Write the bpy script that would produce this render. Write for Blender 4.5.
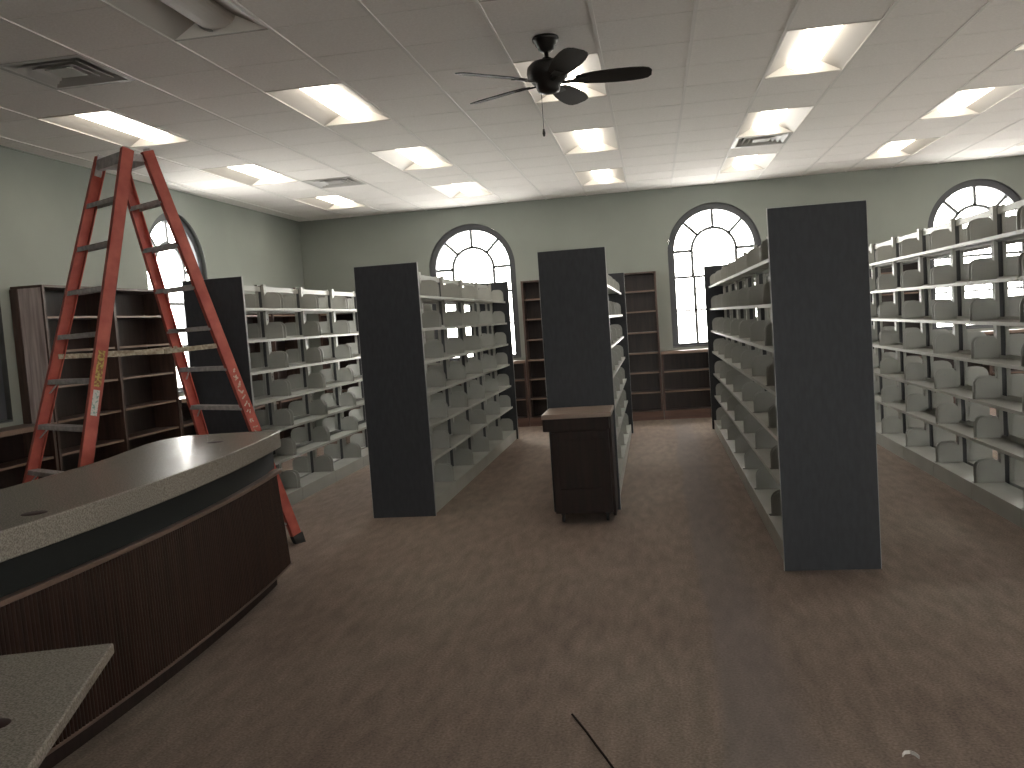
import bpy, bmesh, math, random
from mathutils import Matrix, Vector
random.seed(7)
S = bpy.context.scene
for o in list(bpy.data.objects): bpy.data.objects.remove(o)
COL = S.collection
PI = math.pi

# ---------------------------------------------------------------- camera
cam = bpy.data.cameras.new('camera'); co = bpy.data.objects.new('camera', cam); COL.objects.link(co)
cam.sensor_width = 36.0; cam.lens = 890.63 / 1024 * 36
cam.clip_start = 0.05
RT = Vector((0.98530272, 0.15608564, -0.06939609)); UP = Vector((0.05758068, 0.07899092, 0.99521098)); FW = Vector((-0.1608198, 0.98457997, -0.06884245))
M = Matrix((RT, UP, -FW)).transposed().to_4x4(); M.translation = Vector((0, 0, 1.558)); co.matrix_world = M
S.camera = co

# ---------------------------------------------------------------- sky, exposure
W = bpy.data.worlds.new('sky'); S.world = W; W.use_nodes = True
NT = W.node_tree; bg = NT.nodes['Background']; bg.inputs[1].default_value = 30.0
_tc = NT.nodes.new('ShaderNodeTexCoord'); _sp = NT.nodes.new('ShaderNodeSeparateXYZ'); _rp = NT.nodes.new('ShaderNodeValToRGB')
_mr = NT.nodes.new('ShaderNodeMapRange'); _mr.inputs['From Min'].default_value = -1
NT.links.new(_tc.outputs['Generated'], _sp.inputs[0]); NT.links.new(_sp.outputs['Z'], _mr.inputs[0]); NT.links.new(_mr.outputs[0], _rp.inputs[0]); NT.links.new(_rp.outputs[0], bg.inputs[0])
_rp.color_ramp.elements[0].position = .47; _rp.color_ramp.elements[0].color = (.60, .565, .52, 1)      # bright pavement outside
_rp.color_ramp.elements[1].position = .53; _rp.color_ramp.elements[1].color = (1.0, .945, .87, 1)     # overcast sky
LAMP = 11.0                      # strength of the lit troffer baskets
S.view_settings.view_transform = 'Standard'; S.view_settings.look = 'None'
S.view_settings.exposure = -0.27; S.view_settings.gamma = 1.0; S.view_settings.use_curve_mapping = False

# ---------------------------------------------------------------- materials
def nmat(name, col, rough=.5, metal=0, spec=.5):
    m = bpy.data.materials.new(name); m.use_nodes = True
    b = m.node_tree.nodes['Principled BSDF']
    b.inputs['Base Color'].default_value = (*col, 1); b.inputs['Roughness'].default_value = rough
    b.inputs['Metallic'].default_value = metal; b.inputs['Specular IOR Level'].default_value = spec
    return m
def noise_col(m, scale, c1, c2, stretch=(1, 1, 1), detail=4, bump=0, lo=.35, hi=.65, coord='Object', dist=0.01):
    nt = m.node_tree; N = nt.nodes; L = nt.links; b = N['Principled BSDF']
    tc = N.new('ShaderNodeTexCoord'); mp = N.new('ShaderNodeMapping'); mp.inputs['Scale'].default_value = stretch
    no = N.new('ShaderNodeTexNoise'); no.inputs['Scale'].default_value = scale; no.inputs['Detail'].default_value = detail
    cr = N.new('ShaderNodeValToRGB'); cr.color_ramp.elements[0].color = (*c1, 1); cr.color_ramp.elements[1].color = (*c2, 1)
    cr.color_ramp.elements[0].position = lo; cr.color_ramp.elements[1].position = hi
    L.new(tc.outputs[coord], mp.inputs[0]); L.new(mp.outputs[0], no.inputs[0]); L.new(no.outputs['Fac'], cr.inputs[0])
    L.new(cr.outputs[0], b.inputs['Base Color'])
    if bump:
        bp = N.new('ShaderNodeBump'); bp.inputs['Strength'].default_value = bump; bp.inputs['Distance'].default_value = dist
        L.new(no.outputs['Fac'], bp.inputs['Height']); L.new(bp.outputs[0], b.inputs['Normal'])
    return m
def wood(name, c1, c2, axis='z', rough=.4):
    st = {'z': (14, 14, 1), 'x': (1, 14, 14), 'y': (14, 1, 14)}[axis]
    return noise_col(nmat(name, c1, rough), 2.2, c1, c2, st, 6, .12)

MAT = {}
MAT['wall'] = noise_col(nmat('sage_green_paint', (.4, .45, .36), .75, 0, .3), 1.2, (.268, .290, .262), (.298, .320, .290))
MAT['tile'] = noise_col(nmat('ceiling_tile', (.7, .68, .66), .95, 0, .1), 60, (.85, .825, .80), (.90, .875, .85), (1, 1, 1), 3, .15)
MAT['tbar'] = nmat('white_grid_metal', (.80, .78, .76), .7, 0, .2)
MAT['steel'] = noise_col(nmat('grey_shelf_enamel', (.5, .5, .45), .38), 3, (.32, .325, .30), (.37, .375, .345))
MAT['slot'] = nmat('dark_upright_slot', (.06, .065, .07), .5)
MAT['panel'] = noise_col(nmat('charcoal_laminate', (.05, .055, .065), .6, 0, .3), 40, (.033, .036, .042), (.040, .043, .050), (1, 1, .3))
MAT['edge'] = nmat('grey_edge_band', (.30, .31, .31), .4)
MAT['wood'] = wood('dark_cherry_wood', (.052, .030, .023), (.092, .054, .041))
MAT['wood_h'] = wood('dark_cherry_wood_rail', (.050, .030, .024), (.085, .050, .040), 'x')
MAT['wood_y'] = wood('dark_cherry_wood_rail_side', (.050, .030, .024), (.085, .050, .040), 'y')
MAT['wood_lip'] = nmat('worn_wood_edge', (.22, .15, .115), .35)
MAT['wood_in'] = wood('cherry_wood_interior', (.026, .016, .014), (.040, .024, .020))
MAT['plinth'] = wood('red_cherry_plinth', (.085, .045, .034), (.125, .068, .052), 'x', .5)
MAT['side'] = wood('veneer_side_window_glare', (.36, .29, .275), (.66, .57, .545), 'z', .3)  # bookcase side coloured pale to carry the window's glare
MAT['reed'] = wood('reeded_walnut', (.018, .009, .006), (.036, .017, .011), 'z', .55); MAT['reed'].node_tree.nodes['Principled BSDF'].inputs['Specular IOR Level'].default_value = .2
MAT['trim'] = nmat('walnut_trim', (.13, .085, .065), .35)
MAT['black'] = nmat('black_laminate', (.010, .012, .012), .55, 0, .2)
MAT['stone'] = noise_col(nmat('speckled_stone_laminate', (.3, .28, .24), .27, 0, .2), 170, (.165, .15, .128), (.29, .265, .228), (1, 1, 1), 2, 0, .38, .62)
MAT['podium_top'] = wood('tan_podium_top', (.24, .18, .145), (.31, .24, .195), 'x', .35)
MAT['podium'] = wood('espresso_wood', (.013, .008, .007), (.024, .014, .011), 'z', .6); MAT['podium'].node_tree.nodes['Principled BSDF'].inputs['Specular IOR Level'].default_value = .25
MAT['red'] = noise_col(nmat('orange_red_fibreglass', (.5, .1, .07), .5), 9, (.42, .075, .055), (.56, .13, .095), (1, 1, 1), 5)
MAT['alu'] = noise_col(nmat('worn_aluminium', (.42, .41, .42), .5, .1), 25, (.42, .40, .40), (.60, .575, .57))
MAT['cream'] = noise_col(nmat('paint_spattered_strap', (.5, .45, .34), .7), 40, (.28, .22, .16), (.55, .50, .38))
MAT['yellow'] = noise_col(nmat('worn_yellow_sticker', (.5, .38, .1), .6), 60, (.30, .12, .05), (.52, .40, .11), (1, 1, 1), 3, 0, .45, .55)
MAT['white'] = noise_col(nmat('torn_white_sticker', (.65, .65, .62), .6), 70, (.25, .42, .38), (.68, .67, .64), (1, 1, 1), 3, 0, .38, .46)
MAT['stencil'] = noise_col(nmat('flaking_pale_paint', (.6, .52, .42), .7), 120, (.50, .18, .12), (.64, .56, .46), (1, 1, 1), 3, 0, .4, .5)
MAT['rubber'] = nmat('black_rubber', (.03, .03, .03), .8)
MAT['frame'] = nmat('dark_window_frame', (.075, .08, .09), .4)
MAT['muntin'] = nmat('grey_muntin', (.16, .17, .18), .4)
MAT['reveal_shade'] = nmat('shade_dark_reveal', (.10, .105, .10), .5)  # reveal colour darkened to hold the shade of the jamb
MAT['fan'] = nmat('oil_rubbed_bronze', (.020, .018, .017), .38, .2)
MAT['blade'] = nmat('dark_walnut_blade', (.035, .032, .030), .6, 0, .25)
MAT['vent'] = nmat('vent_grey_enamel', (.46, .45, .43), .45)
MAT['vent_dark'] = nmat('vent_throat', (.26, .25, .24), .7)
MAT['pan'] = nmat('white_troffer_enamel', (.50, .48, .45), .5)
MAT['plate'] = nmat('end_plate_lamplit_tone', (.88, .85, .80), .6)  # lighter than the housing, lamp light put into the colour of the ends
MAT['hole'] = nmat('dark_brown_grommet', (.025, .011, .009), .7, 0, .2)
MAT['paper'] = nmat('white_paper_scrap', (.65, .63, .6), .8)
MAT['cable'] = nmat('dark_brown_strip', (.015, .009, .007), .95, 0, .1)

def emis(name, col, s):
    m = bpy.data.materials.new(name); m.use_nodes = True; nt = m.node_tree; nt.nodes.clear()
    e = nt.nodes.new('ShaderNodeEmission'); e.inputs[0].default_value = (*col, 1); e.inputs[1].default_value = s
    o = nt.nodes.new('ShaderNodeOutputMaterial'); nt.links.new(e.outputs[0], o.inputs[0]); return m
MAT['lamp'] = emis('lit_diffuser_basket', (1.0, .90, .76), LAMP)
MAT['off'] = nmat('unlit_diffuser_basket', (.62, .60, .57), .5)
def glass():
    m = bpy.data.materials.new('window_glass'); m.use_nodes = True; nt = m.node_tree; nt.nodes.clear()
    t = nt.nodes.new('ShaderNodeBsdfTransparent'); t.inputs[0].default_value = (.93, .96, .97, 1)
    g = nt.nodes.new('ShaderNodeBsdfGlossy'); g.inputs['Roughness'].default_value = .02
    x = nt.nodes.new('ShaderNodeMixShader'); x.inputs[0].default_value = .05
    o = nt.nodes.new('ShaderNodeOutputMaterial')
    nt.links.new(t.outputs[0], x.inputs[1]); nt.links.new(g.outputs[0], x.inputs[2]); nt.links.new(x.outputs[0], o.inputs[0]); return m
MAT['glass'] = glass()

def blind_mat():
    m = nmat('grey_blind_fabric', (.45, .45, .44), .8); nt = m.node_tree; b = nt.nodes['Principled BSDF']
    t = nt.nodes.new('ShaderNodeBsdfTranslucent'); t.inputs[0].default_value = (.30, .31, .33, 1); x = nt.nodes.new('ShaderNodeMixShader'); x.inputs[0].default_value = .12
    nt.links.new(b.outputs[0], x.inputs[1]); nt.links.new(t.outputs[0], x.inputs[2]); nt.links.new(x.outputs[0], nt.nodes['Material Output'].inputs[0]); return m
MAT['blind'] = blind_mat()

def carpet():
    m = nmat('brown_loop_carpet', (.1, .08, .07), .95, 0, .15); nt = m.node_tree; N = nt.nodes; L = nt.links; b = N['Principled BSDF']
    tc = N.new('ShaderNodeTexCoord')
    def noise(scale, st, detail=4):
        mp = N.new('ShaderNodeMapping'); mp.inputs['Scale'].default_value = st
        n = N.new('ShaderNodeTexNoise'); n.inputs['Scale'].default_value = scale; n.inputs['Detail'].default_value = detail
        L.new(tc.outputs['Object'], mp.inputs[0]); L.new(mp.outputs[0], n.inputs[0]); return n
    a = noise(.9, (1, .55, 1), 5); f = noise(90, (1, 1, 1), 2); g = noise(7, (2.2, .6, 1), 5)
    r = N.new('ShaderNodeValToRGB'); e = r.color_ramp.elements
    e[0].position = .3; e[0].color = (.190, .144, .121, 1); e[1].position = .7; e[1].color = (.252, .209, .173, 1)
    k = e.new(.5); k.color = (.226, .178, .148, 1)
    L.new(a.outputs['Fac'], r.inputs[0])
    def mul(c_in, n, lo, hi):
        mr = N.new('ShaderNodeMapRange'); mr.inputs['From Min'].default_value = .3; mr.inputs['From Max'].default_value = .7
        mr.inputs['To Min'].default_value = lo; mr.inputs['To Max'].default_value = hi
        L.new(n.outputs['Fac'], mr.inputs[0])
        v = N.new('ShaderNodeVectorMath'); v.operation = 'SCALE'; L.new(c_in, v.inputs[0]); L.new(mr.outputs[0], v.inputs['Scale']); return v.outputs[0]
    c = mul(r.outputs[0], g, .84, 1.14); c = mul(c, f, .72, 1.22)
    # worn bluish traffic lane down one aisle (a stain with its own shape)
    sp = N.new('ShaderNodeSeparateXYZ'); L.new(tc.outputs['Object'], sp.inputs[0])
    w1 = N.new('ShaderNodeMath'); w1.operation = 'MULTIPLY_ADD'; L.new(a.outputs['Fac'], w1.inputs[0]); w1.inputs[1].default_value = .22; L.new(sp.outputs['X'], w1.inputs[2])
    def ss(lo, hi, inv=False):
        q = N.new('ShaderNodeMapRange'); q.interpolation_type = 'SMOOTHSTEP'; q.inputs['From Min'].default_value = lo; q.inputs['From Max'].default_value = hi
        q.inputs['To Min'].default_value = 1 if inv else 0; q.inputs['To Max'].default_value = 0 if inv else 1
        L.new(w1.outputs[0], q.inputs[0]); return q.outputs[0]
    mm = N.new('ShaderNodeMath'); mm.operation = 'MULTIPLY'; L.new(ss(.26, .32), mm.inputs[0]); L.new(ss(.46, .66, True), mm.inputs[1])
    mf = N.new('ShaderNodeMath'); mf.operation = 'MULTIPLY'; L.new(mm.outputs[0], mf.inputs[0]); mf.inputs[1].default_value = .42
    mix = N.new('ShaderNodeMix'); mix.data_type = 'RGBA'; L.new(mf.outputs[0], mix.inputs[0]); L.new(c, mix.inputs[6]); mix.inputs[7].default_value = (.178, .160, .162, 1)
    L.new(mix.outputs[2], b.inputs['Base Color'])
    bp = N.new('ShaderNodeBump'); bp.inputs['Strength'].default_value = .35; bp.inputs['Distance'].default_value = .004
    L.new(f.outputs['Fac'], bp.inputs['Height']); L.new(bp.outputs[0], b.inputs['Normal'])
    return m
MAT['carpet'] = carpet()

# ---------------------------------------------------------------- mesh helpers
class MB:
    def __init__(s): s.v = []; s.f = []; s.m = []
    def box(s, x0, x1, y0, y1, z0, z1, m=0):
        x0, x1 = sorted((x0, x1)); y0, y1 = sorted((y0, y1)); z0, z1 = sorted((z0, z1))
        n = len(s.v); s.v += [(x, y, z) for z in (z0, z1) for y in (y0, y1) for x in (x0, x1)]
        for f in ((0, 2, 3, 1), (4, 5, 7, 6), (0, 1, 5, 4), (2, 6, 7, 3), (0, 4, 6, 2), (1, 3, 7, 5)):
            s.f.append(tuple(n + i for i in f)); s.m.append(m)
        return s
    def hexa(s, a, b, m=0):          # two 4-point rings
        n = len(s.v); s.v += [tuple(p) for p in a] + [tuple(p) for p in b]
        for f in ((3, 2, 1, 0), (4, 5, 6, 7), (0, 1, 5, 4), (1, 2, 6, 5), (2, 3, 7, 6), (3, 0, 4, 7)):
            s.f.append(tuple(n + i for i in f)); s.m.append(m)
        return s
    def bar(s, p, q, wv, w, t, m=0):  # beam from p to q, width w along wv, thickness t
        p, q, wv = Vector(p), Vector(q), Vector(wv).normalized(); d = (q - p).normalized()
        tv = d.cross(wv).normalized(); wv = tv.cross(d).normalized()
        c = [(-1, -1), (1, -1), (1, 1), (-1, 1)]
        return s.hexa([p + wv * w / 2 * i + tv * t / 2 * j for i, j in c], [q + wv * w / 2 * i + tv * t / 2 * j for i, j in c], m)
    def quad(s, *pts, m=0):
        n = len(s.v); s.v += [tuple(p) for p in pts]; s.f.append(tuple(range(n, n + len(pts)))); s.m.append(m); return s
    def prism(s, pts, z0, z1, m=0, mside=None):
        n = len(s.v); k = len(pts)
        s.v += [(x, y, z0) for x, y in pts] + [(x, y, z1) for x, y in pts]
        s.f.append(tuple(n + i for i in reversed(range(k)))); s.m.append(m)
        s.f.append(tuple(n + k + i for i in range(k))); s.m.append(m)
        for i in range(k):
            j = (i + 1) % k; s.f.append((n + i, n + j, n + k + j, n + k + i)); s.m.append(m if mside is None else mside)
        return s
    def lathe(s, prof, cx, cy, seg=24, m=0):
        n = len(s.v); k = len(prof)
        for i in range(seg):
            a = 2 * PI * i / seg
            for r, z in prof: s.v.append((cx + r * math.cos(a), cy + r * math.sin(a), z))
        for i in range(seg):
            j = (i + 1) % seg
            for q in range(k - 1):
                s.f.append((n + i * k + q, n + j * k + q, n + j * k + q + 1, n + i * k + q + 1)); s.m.append(m)
        return s
    def mesh(s, name, mats, bevel=0, smooth=False):
        me = bpy.data.meshes.new(name); me.from_pydata(s.v, [], s.f)
        for m in mats: me.materials.append(MAT[m])
        for p, m in zip(me.polygons, s.m): p.material_index = m; p.use_smooth = smooth
        bm = bmesh.new(); bm.from_mesh(me)
        if bevel:
            bmesh.ops.remove_doubles(bm, verts=bm.verts, dist=1e-6)
            ed = [e for e in bm.edges if len(e.link_faces) == 2 and e.calc_face_angle(0) > .5]
            bmesh.ops.bevel(bm, geom=ed, offset=bevel, segments=2, affect='EDGES', profile=.5)
        bmesh.ops.recalc_face_normals(bm, faces=bm.faces)
        bm.to_mesh(me); bm.free()
        return me
    def build(s, name, mats, parent=None, bevel=0, smooth=False):
        if isinstance(mats, str): mats = [mats]
        return obj(name, s.mesh(name, mats, bevel, smooth), parent)
def obj(name, me, parent=None, loc=None):
    o = bpy.data.objects.new(name, me); COL.objects.link(o)
    if parent is not None: o.parent = parent
    if loc is not None: o.location = loc
    return o
def tag(o, label, cat, group=None):
    o['label'] = label; o['category'] = cat
    if group: o['group'] = group
    return o
def thing(name, label, cat, group=None):
    return tag(obj(name, None), label, cat, group)
def struct(o): o['kind'] = 'structure'; return o

# ---------------------------------------------------------------- room shell
XL, XR, YF, YB, H = -5.356, 7.30, -2.6, 13.337, 3.346
CX0, CY0, C = -.86509, 6.23793, .6096        # ceiling grid origin and pitch
struct(MB().box(XL - .3, XR + .3, YF - .3, YB + .3, -.12, 0).build('floor', 'carpet'))

HR, SPR, SILL = .665, 2.42, 1.02                # window opening: half width, spring line, sill
def wall(name, P, u0, u1, wins, th):
    """P(u, z, d) -> xyz, d = distance outward from the room face"""
    b = MB(); edges = [u0]
    for c in wins: edges += [c - HR, c + HR]
    edges.append(u1)
    for i in range(0, len(edges), 2):
        b.quad(P(edges[i], 0, 0), P(edges[i + 1], 0, 0), P(edges[i + 1], H, 0), P(edges[i], H, 0))
        b.quad(P(edges[i], 0, th), P(edges[i + 1], 0, th), P(edges[i + 1], H, th), P(edges[i], H, th))
    for c in wins:
        arc = [(c - HR * math.cos(PI * k / 32), SPR + HR * math.sin(PI * k / 32)) for k in range(33)]
        for d in (0, th):
            b.quad(P(c - HR, 0, d), P(c + HR, 0, d), P(c + HR, SILL, d), P(c - HR, SILL, d))
            for a, q in zip(arc, arc[1:]): b.quad(P(*a, d), P(*q, d), P(q[0], H, d), P(a[0], H, d))
        ring = [(c - HR, SILL)] + arc + [(c + HR, SILL)]
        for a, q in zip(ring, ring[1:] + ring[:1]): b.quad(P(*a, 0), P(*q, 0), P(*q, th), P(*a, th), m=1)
    return struct(b.build(name, ['wall', 'reveal_shade']))
PB = lambda u, z, d: (u, YB + d, z)
PL = lambda u, z, d: (XL - d, u, z)
PR = lambda u, z, d: (XR + d, u, z)
PF = lambda u, z, d: (u, YF - d, z)
WB = [-2.67, .925, 4.51]; WL = [-1.14, 2.45, 6.03, 9.60]; WR_FILL = [6.03, 9.60]; WF_FILL = [.925, 4.51]
TH = .24
wall('wall_back', PB, XL, XR, WB, TH)
wall('wall_left', PL, YF, YB, WL, TH)
wall('wall_right', PR, YF, YB, WR_FILL, TH)
wall('wall_front', PF, XL, XR, WF_FILL, TH)

WN = [0]
def window(P, c, blind=False):
    WN[0] += 1
    GR = .572; D0, D1, DG = .05, .16, .12
    def ring(b, r0, r1, z0b, d0, d1, full=True):   # arched band between half widths r0 < r1
        def path(r, zb): return [(c - r, zb)] + [(c - r * math.cos(PI * k / 32), SPR + r * math.sin(PI * k / 32)) for k in range(33)] + [(c + r, zb)]
        A, B = path(r0, z0b), path(r1, z0b)
        for i in range(len(A) - 1):
            b.hexa([P(*A[i], d0), P(*A[i + 1], d0), P(*B[i + 1], d0), P(*B[i], d0)], [P(*A[i], d1), P(*A[i + 1], d1), P(*B[i + 1], d1), P(*B[i], d1)])
    def rect(b, u0, u1, z0, z1, d0, d1):
        b.hexa([P(u0, z0, d0), P(u1, z0, d0), P(u1, z1, d0), P(u0, z1, d0)], [P(u0, z0, d1), P(u1, z0, d1), P(u1, z1, d1), P(u0, z1, d1)])
    b = MB(); ring(b, GR, HR - .001, SILL, D0, D1); rect(b, c - GR, c + GR, SILL, SILL + .055, D0, D1)
    w = struct(b.build('window_%d' % WN[0], 'frame'))
    b = MB(); RI = .315; t = .021
    ring(b, RI - t, RI + t, 2.05, .10, .14)
    for a in (-45, 0, 45):
        s_, c_ = math.sin(math.radians(a)), math.cos(math.radians(a))
        p0, p1 = (c + s_ * RI, SPR + c_ * RI), (c + s_ * GR, SPR + c_ * GR); n = (c_ * t, -s_ * t)
        q = [(p0[0] - n[0], p0[1] - n[1]), (p0[0] + n[0], p0[1] + n[1]), (p1[0] + n[0], p1[1] + n[1]), (p1[0] - n[0], p1[1] - n[1])]
        b.hexa([P(*x, .10) for x in q], [P(*x, .14) for x in q])
    for s_ in (-1, 1):
        rect(b, c + s_ * RI, c + s_ * GR, SPR - t, SPR + t, .10, .14)
        rect(b, c + s_ * .30 - t, c + s_ * .30 + t, SILL + .05, 2.05, .10, .14)
    rect(b, c - GR, c + GR, 2.025, 2.06, .09, .15); rect(b, c - GR, c + GR, 1.54, 1.565, .10, .14)
    b.build('muntins', 'muntin', w)
    b = MB(); arc = [(c - GR, SILL + .05)] + [(c - GR * math.cos(PI * k / 32), SPR + GR * math.sin(PI * k / 32)) for k in range(33)] + [(c + GR, SILL + .05)]
    b.quad(*[P(*x, DG) for x in arc]); b.build('pane', 'glass', w)
    if blind:                                  # closed roller blind hanging behind the bars
        b = MB(); rect(b, c - GR - .02, c + GR + .02, SILL + .02, SPR + GR - .01, .170, .173); b.build('roller_blind', 'blind', w)
        b = MB(); rect(b, c - GR - .03, c + GR + .03, SPR + GR - .01, SPR + GR + .04, .165, .215); b.build('blind_roller', 'vent', w)
    b = MB(); rect(b, c - HR + .002, c + HR - .002, SILL, SILL + .018, -.0, D0); b.build('sill', 'frame', w)
for c in WB: window(PB, c)
for c in WL: window(PL, c, c < 8)  # blinds on the two windows out of view added to cut their light
for c in WR_FILL: window(PR, c)  # unseen openings added to light the room from the right
for c in WF_FILL: window(PF, c)  # unseen openings behind the camera, added as frontal fill

# ---------------------------------------------------------------- ceiling
COLS = [-6, -3, 0, 3, 6, 9]; ROWS = [-3, -2, -1, 0, 1, 2]
tro = [(c, r) for c in COLS for r in ROWS]
VENTS = [(-5, -2), (-5, 6), (3, 6)]
skip = set()
for c, r in tro: skip |= {(c, 4 * r), (c, 4 * r + 1)}
for v in VENTS: skip.add(v)
i0, i1 = math.floor((XL - CX0) / C), math.ceil((XR - CX0) / C); j0, j1 = math.floor((YF - CY0) / C), math.ceil((YB - CY0) / C)
b = MB(); gx = lambda i: min(max(CX0 + i * C, XL), XR); gy = lambda j: min(max(CY0 + j * C, YF), YB)
for i in range(i0, i1):
    for j in range(j0, j1):
        if (i, j) in skip or gx(i) == gx(i + 1) or gy(j) == gy(j + 1): continue
        b.box(gx(i), gx(i + 1), gy(j), gy(j + 1), H, H + .02)
b.box(XL, XR, YF, YB, H + .24, H + .26)
struct(b.build('ceiling', 'tile'))
b = MB()
for i in range(i0 + 1, i1): b.box(gx(i) - .011, gx(i) + .011, YF, YB, H - .007, H + .001)
struct(b.build('trim_1', 'tbar'))
b = MB()
for j in range(j0 + 1, j1):
    for i in range(i0, i1):
        if ((i, j) in skip and (i, j - 1) in skip): continue
        b.box(gx(i) + .011, gx(i + 1) - .011, gy(j) - .009, gy(j) + .009, H - .002, H + .001)
struct(b.build('trim_2', 'tile'))
b = MB()
b.box(XL, XR, YB - .012, YB, H - .010, H); b.box(XL, XL + .012, YF, YB - .012, H - .010, H); b.box(XR - .012, XR, YF, YB - .012, H - .010, H)
struct(b.build('trim_3', 'wall'))

# troffers --------------------------------------------------------------
def troffer_meshes():
    w, l = C, 2 * C; e = .014
    a = MB(); x0, x1, y0, y1 = e, w - e, e, l - e; z = 0; zt = .085; k0, k1 = .19, w - .19
    a.quad((x0, y0, z), (x0, y1, z), (k0, y1, zt), (k0, y0, zt)); a.quad((x1, y1, z), (x1, y0, z), (k1, y0, zt), (k1, y1, zt))
    a.quad((k0, y0, zt), (k1, y0, zt), (k1, y1, zt), (k0, y1, zt))
    ep = MB().quad((x0, y0, z), (k0, y0 + .03, zt), (k1, y0 + .03, zt), (x1, y0, z)); eq = MB().quad((x0, y1, z), (k0, y1 - .03, zt), (k1, y1 - .03, zt), (x1, y1, z))
    for r in ((0, e, 0, l), (w - e, w, 0, l), (e, w - e, 0, e), (e, w - e, l - e, l)): a.box(r[0], r[1], r[2], r[3], -.004, 0)
    a.box(.02, w - .02, .02, l - .02, .10, .13)
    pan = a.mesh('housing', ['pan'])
    d = MB(); n = 12; c = w / 2; R = .118; ya, yb = e + .03, l - e - .045
    pts = [(c - R * math.cos(PI * k / n), .078 - .062 * math.sin(PI * k / n)) for k in range(n + 1)]
    for p, q in zip(pts, pts[1:]): d.quad((p[0], ya, p[1]), (q[0], ya, q[1]), (q[0], yb, q[1]), (p[0], yb, p[1]))
    d.quad(*[(x, ya, z_) for x, z_ in pts]); d.quad(*[(x, yb, z_) for x, z_ in reversed(pts)])
    me = d.mesh('diffuser_basket', ['lamp']); me2 = me.copy(); me2.materials.clear(); me2.materials.append(MAT['off'])
    g = MB()
    for (p, q) in zip(pts[:5], pts[1:6]): g.hexa([(p[0], yb, p[1]), (q[0], yb, q[1]), (q[0], yb, q[1] - .012), (p[0], yb, p[1] - .012)], [(p[0], yb + .012, p[1]), (q[0], yb + .012, q[1]), (q[0], yb + .012, q[1] - .012), (p[0], yb + .012, p[1] - .012)])
    clip = g.mesh('spring_clip', ['vent'])
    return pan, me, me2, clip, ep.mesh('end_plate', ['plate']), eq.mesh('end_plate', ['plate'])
PAN, LIT, UNLIT, CLIP, ENDP, ENDQ = troffer_meshes()
cn = {-6: 'in the row along the left wall', -3: 'in the row left of the ceiling fan', 0: 'in the row behind the ceiling fan',
      3: 'in the row right of the ceiling fan', 6: 'in the row toward the far right window', 9: 'in the row nearest the right wall'}
rn = {0: 'nearest lit ceiling light', 1: 'middle lit ceiling light', 2: 'farthest lit ceiling light'}
fn = {-1: 'nearest to the lit ones', -2: 'second from the lit ones', -3: 'third from the lit ones'}
for c, r in tro:
    lit = r >= 0
    lb = ('%s %s' % (rn[r], cn[c])) if lit else 'unlit light %s, %s' % (cn[c], fn[r])
    t = tag(obj('recessed_ceiling_light', None, None, (CX0 + c * C, CY0 + 4 * r * C, H)), lb[:200], 'ceiling light', 'recessed ceiling lights')
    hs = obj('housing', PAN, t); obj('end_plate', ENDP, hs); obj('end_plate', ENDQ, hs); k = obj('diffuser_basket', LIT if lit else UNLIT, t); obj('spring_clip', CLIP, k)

# vents ------------------------------------------------------------------
def vent(i, j, label):
    t = tag(obj('ceiling_vent', None, None, (CX0 + i * C, CY0 + j * C, H)), label, 'vent', 'square ceiling vents')
    def ringq(b, o0, z0, o1, z1):
        a = [(o0, o0), (C - o0, o0), (C - o0, C - o0), (o0, C - o0)]; q = [(o1, o1), (C - o1, o1), (C - o1, C - o1), (o1, C - o1)]
        for k in range(4):
            l = (k + 1) % 4; b.quad((*a[k], z0), (*a[l], z0), (*q[l], z1), (*q[k], z1))
    b = MB(); ringq(b, .001, -.006, .045, -.006); ringq(b, .001, -.006, .001, .01); ringq(b, .045, -.006, .045, .0); b.build('frame', 'vent', t)
    for o0, o1 in ((.045, .115), (.105, .175), (.165, .225)):
        b = MB(); ringq(b, o0, .0, o1, .055); ringq(b, o0, .0, o0 + .002, -.004); ringq(b, o0 + .002, -.004, o1, .06); b.build('louvre', 'vent', t)
    b = MB(); b.box(.215, C - .215, .215, C - .215, -.002, .004); b.build('centre_plate', 'vent', t)
    b = MB(); b.box(.03, C - .03, .03, C - .03, .075, .09); b.build('throat', 'vent_dark', t)
vent(-5, -2, 'square grey louvred ceiling vent at the upper left, before the light above the ladder')
vent(-5, 6, 'square louvred ceiling vent between two lights near the far left corner')
vent(3, 6, 'square louvred ceiling vent between the two farthest lights right of the fan')

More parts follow.
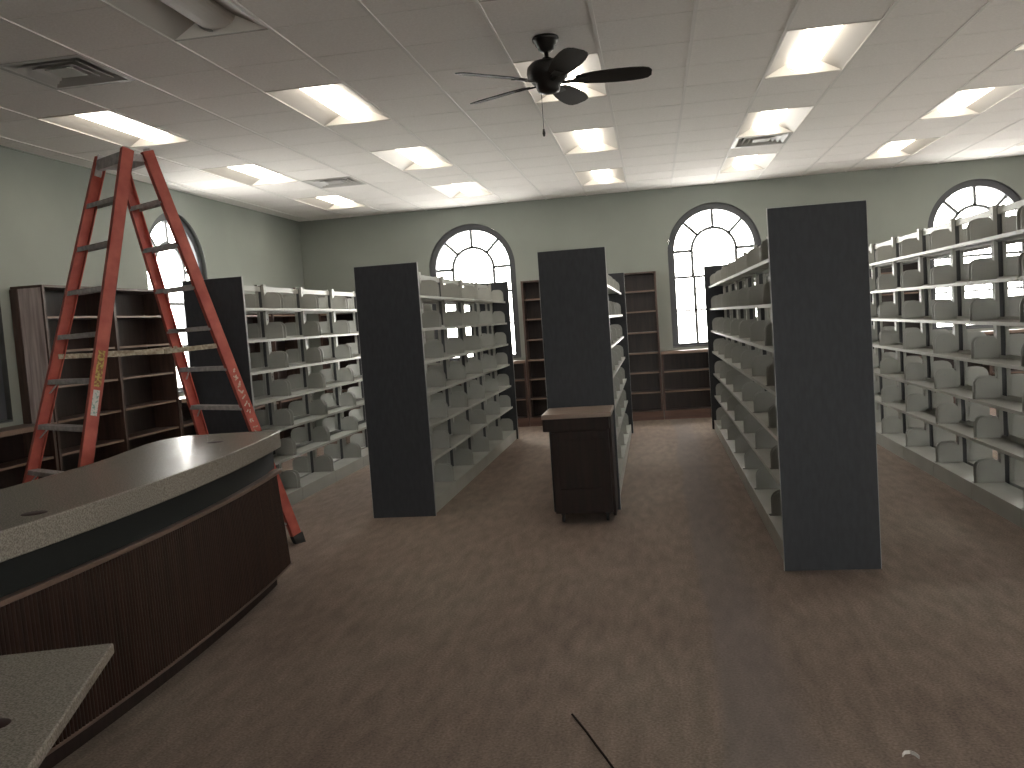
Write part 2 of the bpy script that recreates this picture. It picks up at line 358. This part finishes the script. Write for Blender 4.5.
# ---------------------------------------------------------------- steel library ranges
ZS = [.44, .725, 1.01, 1.28, 1.56, 1.84]; BAY = .9144; PH = 2.10
def plate(depth, h, r=.065, t=.003, hole=True):
    pts = [(.045, 0), (depth, 0), (depth, h - r)] + [(depth - r + r * math.cos(a), h - r + r * math.sin(a)) for a in [PI / 2 * k / 6 for k in range(1, 7)]] + [(.07, h), (.045, h - .03)]
    b = MB(); n = len(pts)
    b.v = [(x, -t / 2, z) for x, z in pts] + [(x, t / 2, z) for x, z in pts]
    b.f = [tuple(range(n)), tuple(reversed(range(n, 2 * n)))] + [(i, (i + 1) % n, n + (i + 1) % n, n + i) for i in range(n)]; b.m = [0] * len(b.f)
    if hole:                                   # rolled rim along the front and top edge
        k = pts[1:-1]; inn = [(depth - .006, 0)] + [(depth - .006, h - r)] + [(depth - r + (r - .006) * math.cos(a), h - r + (r - .006) * math.sin(a)) for a in [PI / 2 * q / 6 for q in range(1, 7)]] + [(.07, h - .006)]
        for q in range(len(k) - 1):
            b.hexa([(k[q][0], -.004, k[q][1]), (k[q + 1][0], -.004, k[q + 1][1]), (inn[q + 1][0], -.004, inn[q + 1][1]), (inn[q][0], -.004, inn[q][1])],
                   [(k[q][0], .004, k[q][1]), (k[q + 1][0], .004, k[q + 1][1]), (inn[q + 1][0], .004, inn[q + 1][1]), (inn[q][0], .004, inn[q][1])])
    if hole: b.box(depth - .072, depth - .062, -t / 2 - .0005, t / 2 + .0005, h - .056, h - .046, 1)
    return b
def mirror(b):
    c = MB(); c.v = [(-x, y, z) for x, y, z in b.v]; c.f = [tuple(reversed(f)) for f in b.f]; c.m = list(b.m); return c
def shelf_mb(d, base=False):
    b = MB(); w = BAY / 2 - .032
    if base:
        b.box(.02, d - .012, -w, w, .105, .12); b.box(d - .012, d, -w - .029, w + .029, 0, .12); b.box(.02, .03, -w, w, 0, .105)
    else:
        b.box(.025, d - .001, -w, w, -.003, 0); b.box(d - .004, d, -w - .03, w + .03, -.022, .001); b.box(.025, .03, -w, w, -.02, .02)
        b.box(d - .02, d - .004, -w, w, -.022, -.019)
    return b
SD, BD = .222, .245
SM, BM, PM, QM = {}, {}, {}, {}
for s in (1, -1):
    f = (lambda q: q) if s == 1 else mirror
    SM[s] = f(shelf_mb(SD)).mesh('shelf', ['steel']); BM[s] = f(shelf_mb(BD, True)).mesh('base_shelf', ['steel'])
    PM[s] = f(plate(SD - .018, .158)).mesh('end_bracket', ['steel', 'edge']); QM[s] = f(plate(BD - .030, .165)).mesh('end_bracket', ['steel', 'edge'])
def upright_mesh():
    b = MB()
    for x0, x1 in ((-.044, -.017), (.017, .044)):
        b.box(x0, x1, -.030, .030, 0, 2.08)
    b.box(-.017, .017, -.019, .019, .0, 2.07, 1)
    for k in range(34):
        z = .2 + k * .055
        for x in (-.0445, .0435): b.box(x, x + .001, -.004, .004, z, z + .014, 1)
    return b.mesh('upright', ['steel', 'slot'])
UPM = upright_mesh()
RAIL = MB().box(-.012, .012, -BAY / 2 + .031, BAY / 2 - .031, 2.015, 2.062).mesh('top_rail', ['steel'])
def library_range(xc, y0, nb, label, vis):
    t = thing('library_shelving', label, 'shelving', 'double faced steel library shelving'); t.location = (xc, y0, 0)
    L_ = nb * BAY; hw = .2675
    for k, y in enumerate((-.028, L_ + .003)):
        p = MB().box(-hw, hw, y, y + .025, 0, PH).build('end_panel', 'panel', t, .0015)
        b = MB()
        for s in (-1, 1): b.box(s * hw, s * (hw + .003), y, y + .025, 0, PH)
        b.box(-hw - .003, hw + .003, y, y + .025, PH, PH + .003); b.build('edge_band', 'edge', p)
    for k in range(nb + 1):
        y = min(max(k * BAY, .031), L_ - .031); obj('upright', UPM, t, (0, y, 0))
    for k in range(nb): obj('top_rail', RAIL, t, ((0, (k + .5) * BAY, 0)))
    items = []; rest = MB()
    for s in (vis, -vis):
        for k in range(nb):
            for z in [0] + ZS:
                sh = obj('base_shelf' if z == 0 else 'shelf', BM[s] if z == 0 else SM[s], t, (0, (k + .5) * BAY, z))
                for e in (-1, 1):
                    items.append((0 if s == vis else 1, k, z, s, e, sh))
    for n, (_, k, z, s, e, sh) in enumerate(sorted(items, key=lambda q: (q[0], q[1]))):
        ey = e * (BAY / 2 - .034); dz = .12 if z == 0 else .001
        if n < 100: obj('end_bracket', QM[s] if z == 0 else PM[s], sh, (0, ey, dz))
        else:
            pl = plate((BD - .030) if z == 0 else SD - .018, .165 if z == 0 else .158, hole=False)
            if s == -1: pl = mirror(pl)
            m = len(rest.v); rest.v += [(x, y + (k + .5) * BAY + ey, zz + z + dz) for x, y, zz in pl.v]
            rest.f += [tuple(m + i for i in f) for f in pl.f]; rest.m += pl.m
    if rest.v:
        o = rest.build('end_bracket_row', ['steel', 'edge'], t); o['kind'] = 'stuff'
    return t
library_range(-3.67, 7.13, 5, 'double-sided grey steel library shelving behind the red stepladder, leftmost range against the left wall aisle', 1)
library_range(-2.145, 7.13, 5, 'double-sided grey steel library shelving between stepladder and wooden podium, its end panel second from left', 1)
library_range(-.615, 7.13, 5, 'double-sided grey steel library shelving directly behind the wooden podium', 1)
library_range(.94, 5.315, 7, 'double-sided grey steel library shelving with the nearest, largest charcoal end panel', -1)
library_range(2.52, 5.225, 7, 'double-sided grey steel library shelving at the right edge, its open bays seen in full', -1).scale = (1, 1, 1.04)

# ---------------------------------------------------------------- wooden bookcases
BZ = [.41, .70, .985, 1.285, 1.59, 1.885]
def bookcase(P, u0, u1, div, label, low=False, mat_h='wood_h', glareside=False, shelves=BZ):
    """P(u, d, z): u along wall, d away from wall"""
    t = thing('low_bookcase' if low else 'wooden_bookcase', label, 'bookcase', 'built-in low bookcases under the windows' if low else 'tall wooden wall bookcases')
    top = .965 if low else 2.15; D = .285; zs = [z for z in shelves if z < top - .1]
    def bx(name, mat, a0, a1, d0, d1, z0, z1, par=t, bev=.0015):
        q, r = P(a0, d0, z0), P(a1, d1, z1); return MB().box(q[0], r[0], q[1], r[1], q[2], r[2]).build(name, mat, par, bev)
    g = .0015
    us = [u0 + g] + div + [u1 - g]
    for i, u in enumerate(us):
        a = u - .011 if 0 < i < len(us) - 1 else (u if i == 0 else u - .022)
        o = bx('divider' if 0 < i < len(us) - 1 else 'side_panel', 'side' if (glareside and i == 0) else 'wood', a, a + .022, .004, D, 0, top - .022)
        if glareside and i == 0: bx('rear_shade_strip', 'wood', a - .014, a, .004, .075, 0, top - .022, o)  # dark slab put in for the shaded rear edge of the side
        bx('face_stile', 'wood', a - (.0 if i == 0 else .008), a + .022 + (.0 if i == len(us) - 1 else .008), D, D + .018, .13, top - .022, o)
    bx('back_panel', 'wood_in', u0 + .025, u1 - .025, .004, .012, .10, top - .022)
    bx('top_board', 'wood', u0 + g, u1 - g, .004, D + (.03 if low else .018), top - .022, top + (.02 if low else 0))
    if low: bx('counter_edge', 'wood_lip', u0 + g, u1 - g, D + .03, D + .045, top - .02, top + .021)
    pl = bx('plinth', 'plinth', u0 + g, u1 - g, D, D + .016, 0, .128)
    for z in [.125] + zs:
        for a, c in zip(us, us[1:]):
            s = bx('shelf', mat_h, a + .0235, c - .0235, .014, D - .012, z - .02, z)
            bx('shelf_edge', 'wood_lip', a + .0235, c - .0235, D - .012, D - .004, z - .02, z, s, 0)
PBK = lambda u, d, z: (u, YB - d, z); PLK = lambda u, d, z: (XL + d, u, z)
bookcase(PBK, -5.05, -3.46, [-4.255], 'tall dark wooden bookcase on the far wall, in the far left corner')
bookcase(PBK, -3.455, -1.905, [-2.68], 'low dark wooden bookcase under the far wall window behind the second steel range', True)
bookcase(PBK, -1.90, .07, [-.915], 'tall dark wooden bookcase on the far wall between the two central arched windows')
bookcase(PBK, .075, 1.70, [.925], 'low dark wooden bookcase under the arched window at the end of the centre aisle', True)
bookcase(PBK, 1.705, 3.72, [2.71], 'tall dark wooden bookcase on the far wall behind the largest end panel')
bookcase(PBK, 3.725, 5.29, [4.51], 'low dark wooden bookcase under the arched window at the right edge', True)
bookcase(PBK, 5.295, 7.28, [6.29], 'tall dark wooden bookcase in the far right corner')
bookcase(PLK, 6.82, 8.82, [7.82], 'tall dark wooden bookcase with grained side coloured pale for window glare behind the stepladder', False, 'wood_y', True)
bookcase(PLK, 5.24, 6.80, [6.03], 'low dark wooden bookcase under the window at the left edge', True, 'wood_y')
bookcase(PLK, 8.825, 10.39, [9.60], 'low dark wooden bookcase under the arched left window behind the stepladder', True, 'wood_y')
bookcase(PLK, 10.395, 12.40, [11.40], 'tall dark wooden bookcase on the left wall beyond the arched left window', False, 'wood_y')
bookcase(PLK, 3.23, 5.235, [4.24], 'tall dark wooden bookcase on the left wall before the first window', False, 'wood_y')

# ---------------------------------------------------------------- circulation desk
t = thing('circulation_desk', 'long curved library desk with speckled stone top and reeded dark wood front, lower left', 'desk')
RR_ = 9.7; YC = 3.4
def arcx(y, x0, R=RR_): return x0 - (y - YC) ** 2 / (2 * R)
Y0, Y1 = .9, 5.37
ys = [Y0 + (Y1 - Y0) * k / 40 for k in range(41)]
def smooth_back():
    P_ = [(-2.44, 5.42), (-2.92, 5.385), (-3.06, 5.33), (-3.12, 5.20), (-3.117, 5.01), (-3.06, 4.72), (-2.99, 4.37), (-2.965, 4.09), (-2.945, 3.55), (-2.97, 2.6), (-3.05, 1.6), (-3.13, Y0)]
    out = []
    for i in range(len(P_) - 1):
        p0, p1, p2, p3 = P_[max(i - 1, 0)], P_[i], P_[i + 1], P_[min(i + 2, len(P_) - 1)]
        for k in range(6):
            s = k / 6
            out.append(tuple(.5 * (2 * p1[q] + (p2[q] - p0[q]) * s + (2 * p0[q] - 5 * p1[q] + 4 * p2[q] - p3[q]) * s * s + (3 * p1[q] - p0[q] - 3 * p2[q] + p3[q]) * s ** 3) for q in (0, 1)))
    return out + [P_[-1]]
slab = [(arcx(y, -2.205), y) for y in ys] + smooth_back()
top = MB().prism(slab, .865, .970).build('stone_top', 'stone', t, .006)
def band(name, mat, x0, depth, z0, z1, ya=Y0 + .03, yb=Y1 - .05, bev=0, R=RR_):
    n = 40; f = [(arcx(ya + (yb - ya) * k / n, x0, R), ya + (yb - ya) * k / n) for k in range(n + 1)]
    r = [(arcx(y, x0, R) - depth, y) for x, y in reversed(f)]
    return MB().prism(f + r, z0, z1).build(name, mat, t, bev)
band('black_band', 'black', -2.250, .50, .735, .864)
band('ledge_trim', 'trim', -2.222, .05, .712, .734, bev=.004, yb=Y1 - .05, R=11)
# reeded front
def reeded():
    b = MB(); pitch = .021; ya, yb = Y0 + .03, Y1 - .07; n = int((yb - ya) / pitch); k = 6; f = []
    for i in range(n):
        for j in range(k):
            s = j / k; y = ya + (i + s) * pitch; f.append((arcx(y, -2.262, 11) + .0085 * math.sqrt(max(0, math.sin(PI * s))), y))
    f.append((arcx(yb, -2.262, 11), yb))
    N = len(f); b.v = [(x + (y - YC) ** 2 * (1 / 22 - 1 / 28) + .010, y, .125) for x, y in f] + [(x, y, .712) for x, y in f] + [(x - .45, y, .125) for x, y in (f[0], f[-1])] + [(x - .45, y, .712) for x, y in (f[0], f[-1])]
    b.f = [(i, i + 1, N + i + 1, N + i) for i in range(N - 1)] + [(N - 1, 2 * N + 1, 2 * N + 3, 2 * N - 1), (2 * N, 0, N, 2 * N + 2), (2 * N + 1, 2 * N, 2 * N + 2, 2 * N + 3)]
    b.m = [0] * len(b.f); return b
reeded().build('reeded_front', 'reed', t)
band('base_trim', 'trim', -2.243, .05, .110, .1245, bev=.003, yb=Y1 - .045, R=14)
band('toe_kick', 'podium', -2.335, .42, 0, .105, yb=Y1 - .12, R=14)
for x, y in ((-2.33, 2.97), (-2.62, 4.93)):
    MB().lathe([(0, .9712), (.044, .9712), (.046, .970)], x, y).build('cable_grommet', 'hole', top, 0, True)

t = thing('work_counter', 'low grey speckled counter with pointed corner and dark round hole, bottom left of the photo', 'counter')
ct = MB().prism([(-1.525, 2.2), (-2.268, 1.975), (-2.268, .95), (-1.02, .884)], .722, .752).build('stone_top', 'stone', t, .004)
MB().lathe([(0, .7535), (.030, .7535), (.033, .752)], -1.487, 1.70).build('cable_grommet', 'hole', ct, 0, True)
MB().box(-2.23, -1.95, 1.0, 1.55, 0, .7215).build('support_cabinet', 'podium', t, .003)
MB().box(-1.5, -1.40, .93, .96, 0, .7215).build('support_leg', 'podium', t, .003)

# ---------------------------------------------------------------- podium
t = thing('book_podium', 'dark wooden podium with tan top standing in front of the centre steel shelving', 'podium')
MB().box(-.872, -.352, 6.575, 7.085, .815, .85).build('top_board', 'podium_top', t, .004)
MB().box(-.868, -.372, 6.60, 7.07, .72, .814).build('apron', 'podium', t, .003)
bd = MB().box(-.815, -.385, 6.66, 7.06, .085, .72).build('cabinet_body', 'podium', t, .003)
b = MB()
b.box(-.815, -.77, 6.648, 6.66, .085, .70); b.box(-.43, -.385, 6.648, 6.66, .085, .70); b.box(-.77, -.43, 6.648, 6.66, .085, .27); b.box(-.77, -.43, 6.648, 6.66, .65, .70)
b.build('front_frame', 'podium', t, .002)
MB().box(-.384, -.362, 6.70, 7.07, .045, .812).build('side_panel', 'podium', t, .002)
for x in (-.77, -.43):
    for y in (6.74, 7.0):
        w = MB(); n = 16
        ring = [(y + .028 * math.cos(2 * PI * k / n), .028 + .028 * math.sin(2 * PI * k / n)) for k in range(n)]
        w.v = [(x - .01, p, q) for p, q in ring] + [(x + .01, p, q) for p, q in ring]
        w.f = [tuple(range(n)), tuple(reversed(range(n, 2 * n)))] + [(k, (k + 1) % n, n + (k + 1) % n, n + k) for k in range(n)]; w.m = [0] * len(w.f)
        w.box(x - .014, x + .014, y - .02, y + .02, .056, .086); w.build('caster', 'rubber', t)

# ---------------------------------------------------------------- stepladder
t = thing('stepladder', 'tall orange-red fibreglass twin stepladder with aluminium steps behind the curved desk', 'ladder')
th = math.radians(59.81); E = Vector((math.cos(th), math.sin(th), 0)); Wd = Vector((-math.sin(th), math.cos(th), 0)); CC = Vector((-3.579, 5.827, 0)); LH = 2.91
def lp(side, w, z):   # side -1 (toward left) / +1, w -1 near / +1 far
    f = 1 - z / LH; st = .07; s = (.891 if side < 0 else .854)
    return CC + E * side * (st + (s - st) * f) + Wd * w * (.185 + (.448 - .185) * f) + Vector((0, 0, z)) + E * 1.0 * (0)
CC = CC  # apex centre
for side in (-1, 1):
    for w in (-1, 1):
        p, q = lp(side, w, .05), lp(side, w, LH); d = (q - p).normalized()
        n = Wd * w; n = (n - d * n.dot(d)).normalized(); ev = d.cross(n).normalized()
        b = MB(); Wr, Tn = .082, .030                       # C channel: web outside, flanges inward
        b.bar(p + n * .012, q + n * .012, ev, Wr, .006)
        for s in (-1, 1): b.bar(p + ev * s * (Wr / 2 - .003) - n * .002, q + ev * s * (Wr / 2 - .003) - n * .002, ev, .006, .034)
        r = b.build('side_rail', 'red', t)
        f0 = lp(side, w, 0.0) ; ft = MB(); pz = f0 + n * .012
        ft.hexa([pz + ev * .045 + n * .016 - Vector((0, 0, 0)), pz - ev * .045 + n * .016, pz - ev * .045 - n * .03, pz + ev * .045 - n * .03], [v_ + d * .07 for v_ in (pz + ev * .045 + n * .016, pz - ev * .045 + n * .016, pz - ev * .045 - n * .03, pz + ev * .045 - n * .03)])
        for i, v_ in enumerate(ft.v): ft.v[i] = (v_[0], v_[1], max(0.0, v_[2]) if i >= 4 else 0.0)
        ft.build('foot', 'rubber', r)
        # stickers and worn lettering
        def patch(z0, z1, wid, mat, nm, off=0):
            a, c = lp(side, w, z0) + n * .0158, lp(side, w, z1) + n * .0158
            MB().bar(a + ev * off, c + ev * off, ev, wid, .0012).build(nm, mat, r)
        if side == -1 and w == -1:
            patch(1.33, 1.56, .045, 'yellow', 'warning_sticker'); patch(1.15, 1.31, .042, 'white', 'torn_sticker')
        if side == 1 and w == -1:
            for i, z in enumerate([1.35 - .052 * q for q in range(10)]):
                a = lp(side, w, z) + n * .0158; mk = MB(); rnd = random.Random(i)
                for _ in range(3):
                    o1 = ev * rnd.uniform(-.022, .022) + d * rnd.uniform(-.02, .02); o2 = ev * rnd.uniform(-.022, .022) + d * rnd.uniform(-.03, .03)
                    if (o2 - o1).length > .012: mk.bar(a + o1, a + o2, ev, .010, .0012)
                if mk.v: mk.build('worn_stencil_mark', 'stencil', r)
    # steps
    for j in range(9):
        z = 2.583 - .3 * j
        a, c = lp(side, -1, z), lp(side, 1, z); ax = (c - a).normalized(); a2, c2 = a + ax * .0 - ax * .0, c
        b = MB(); up = Vector((0, 0, 1)); Ex = up.cross(ax).normalized()
        b.bar(a2, c2, Ex, .078, .004)
        for s in (-1, 1): b.bar(a2 + Ex * s * .037 - up * .014, c2 + Ex * s * .037 - up * .014, Ex, .004, .030)
        for k in range(-3, 4): b.bar(a2 + Ex * k * .010 + up * .0025, c2 + Ex * k * .010 + up * .0025, Ex, .003, .002)
        stp = b.build('step', 'alu', t)
        if j >= 4:
            br = MB(); dn = (lp(side, -1, z - .1) - lp(side, -1, z))
            br.bar(a + ax * .09 - up * .02, lp(side, -1, z - .09) + ax * .006, Ex, .012, .003); br.bar(c - ax * .09 - up * .02, lp(side, 1, z - .09) - ax * .006, Ex, .012, .003)
            br.build('step_brace', 'alu', stp)
    a, c = lp(side, -1, LH - .05), lp(side, 1, LH - .05)
    b = MB(); b.bar(a, c, Vector((0, 0, 1)), .075, .05); b.build('top_cap', 'alu', t, .004)
for w in (-1, 1):
    b = MB(); n = Wd * w
    b.bar(lp(-1, w, LH - .05) - n * .010, lp(1, w, LH - .05) - n * .010, Vector((0, 0, 1)), .05, .006)
    b.bar(lp(-1, w, LH - .13) - n * .008, lp(-1, w, LH) - n * .008 + Vector((0, 0, .02)), E, .05, .006); b.bar(lp(1, w, LH - .13) - n * .008, lp(1, w, LH) - n * .008 + Vector((0, 0, .02)), E, .05, .006)
    b.build('hinge_plate', 'alu', t, .002)
    a, c = lp(-1, w, 1.54) - n * .012, lp(1, w, 1.54) - n * .012; m = (a + c) / 2 + Vector((0, 0, -.015))
    b = MB(); b.bar(a, m, Vector((0, 0, 1)), .034, .006); b.bar(m + n * .006, c + n * .006, Vector((0, 0, 1)), .034, .006); b.build('spreader_bar', 'cream', t)

# ---------------------------------------------------------------- ceiling fan
FX, FY = -.575, 5.78
t = tag(obj('ceiling_fan', None, None, (FX, FY, 3.07)), 'dark bronze ceiling fan with five still blades hanging from the tiled ceiling', 'fan')
dz = H - 3.07
MB().lathe([(0, dz - .001), (.082, dz - .001), (.086, dz - .010), (.084, dz - .024), (.070, dz - .030), (.066, dz - .052), (.056, dz - .060), (.050, dz - .078), (.026, dz - .092), (0, dz - .095)], 0, 0, 32).build('ceiling_canopy', 'fan', t, 0, True)
MB().lathe([(0, dz - .06), (.014, dz - .06), (.014, .15), (.028, .148), (.028, .12), (0, .12)], 0, 0, 20).build('downrod', 'fan', t, 0, True)
MB().lathe([(0, .135), (.04, .133), (.10, .118), (.128, .090), (.134, .055), (.128, .022), (.112, .010), (.10, -.010), (.080, -.020), (.076, -.048), (.066, -.066), (.03, -.076), (0, -.078)], 0, 0, 36).build('motor_housing', 'fan', t, 0, True)
for k in range(5):
    a = math.radians(72 * k + 4); d = Vector((math.cos(a), math.sin(a), 0)); s = Vector((-math.sin(a), math.cos(a), 0)); up = Vector((0, 0, 1))
    pt = math.radians(-13); sv = s * math.cos(pt) + up * math.sin(pt); nv = d.cross(sv)
    prof = [(.175, .034), (.19, .050), (.25, .066), (.34, .078), (.44, .084), (.53, .083), (.60, .074), (.635, .060), (.655, .030)]
    pts = [d * r + sv * w for r, w in prof] + [d * r - sv * w for r, w in reversed(prof)]; n = len(pts)
    b = MB(); b.v = [tuple(p + nv * .003) for p in pts] + [tuple(p - nv * .003) for p in pts]
    b.f = [tuple(range(n)), tuple(reversed(range(n, 2 * n)))] + [(i, (i + 1) % n, n + (i + 1) % n, n + i) for i in range(n)]; b.m = [0] * len(b.f)
    bl = b.build('blade', 'blade', t)
    b = MB(); b.bar(d * .09 - up * .012, d * .17 - up * .010, sv, .030, .010); b.bar(d * .16 - nv * .008 * (1 if nv.z > 0 else -1), d * .26 - nv * .008 * (1 if nv.z > 0 else -1), sv, .055, .006)
    b.build('blade_iron', 'fan', bl, .002)
b = MB(); b.lathe([(0, -.05), (.0018, -.05), (.0018, -.30), (0, -.30)], -.045, -.03, 8); b.lathe([(0, -.295), (.006, -.30), (.010, -.325), (.006, -.345), (0, -.347)], -.045, -.03, 12)
b.build('pull_chain', 'fan', t)

# ---------------------------------------------------------------- scraps on the carpet
pts = [(-.407, 3.393), (-.372, 3.317), (-.335, 3.235), (-.290, 3.125), (-.255, 3.045), (-.221, 2.960), (-.19, 2.87)]
b = MB()
for p, q in zip(pts, pts[1:]): b.bar((*p, .004), (*q, .004), (1, .4, 0), .006, .005)
tag(b.build('wood_strip', 'cable'), 'thin dark strip lying on the carpet at the bottom centre of the photo', 'strip')
b = MB(); c = (.745, 3.075)
pr = [(0, 0), (.012, .02), (.03, .024), (.042, .012), (.05, -.012)]
for p, q in zip(pr, pr[1:]): b.bar((c[0] + p[0], c[1] + p[1], .008), (c[0] + q[0], c[1] + q[1], .008), (0, 0, 1), .012, .003)
tag(b.build('paper_scrap', 'paper'), 'tiny curled white paper scrap on the carpet at the bottom right', 'paper')
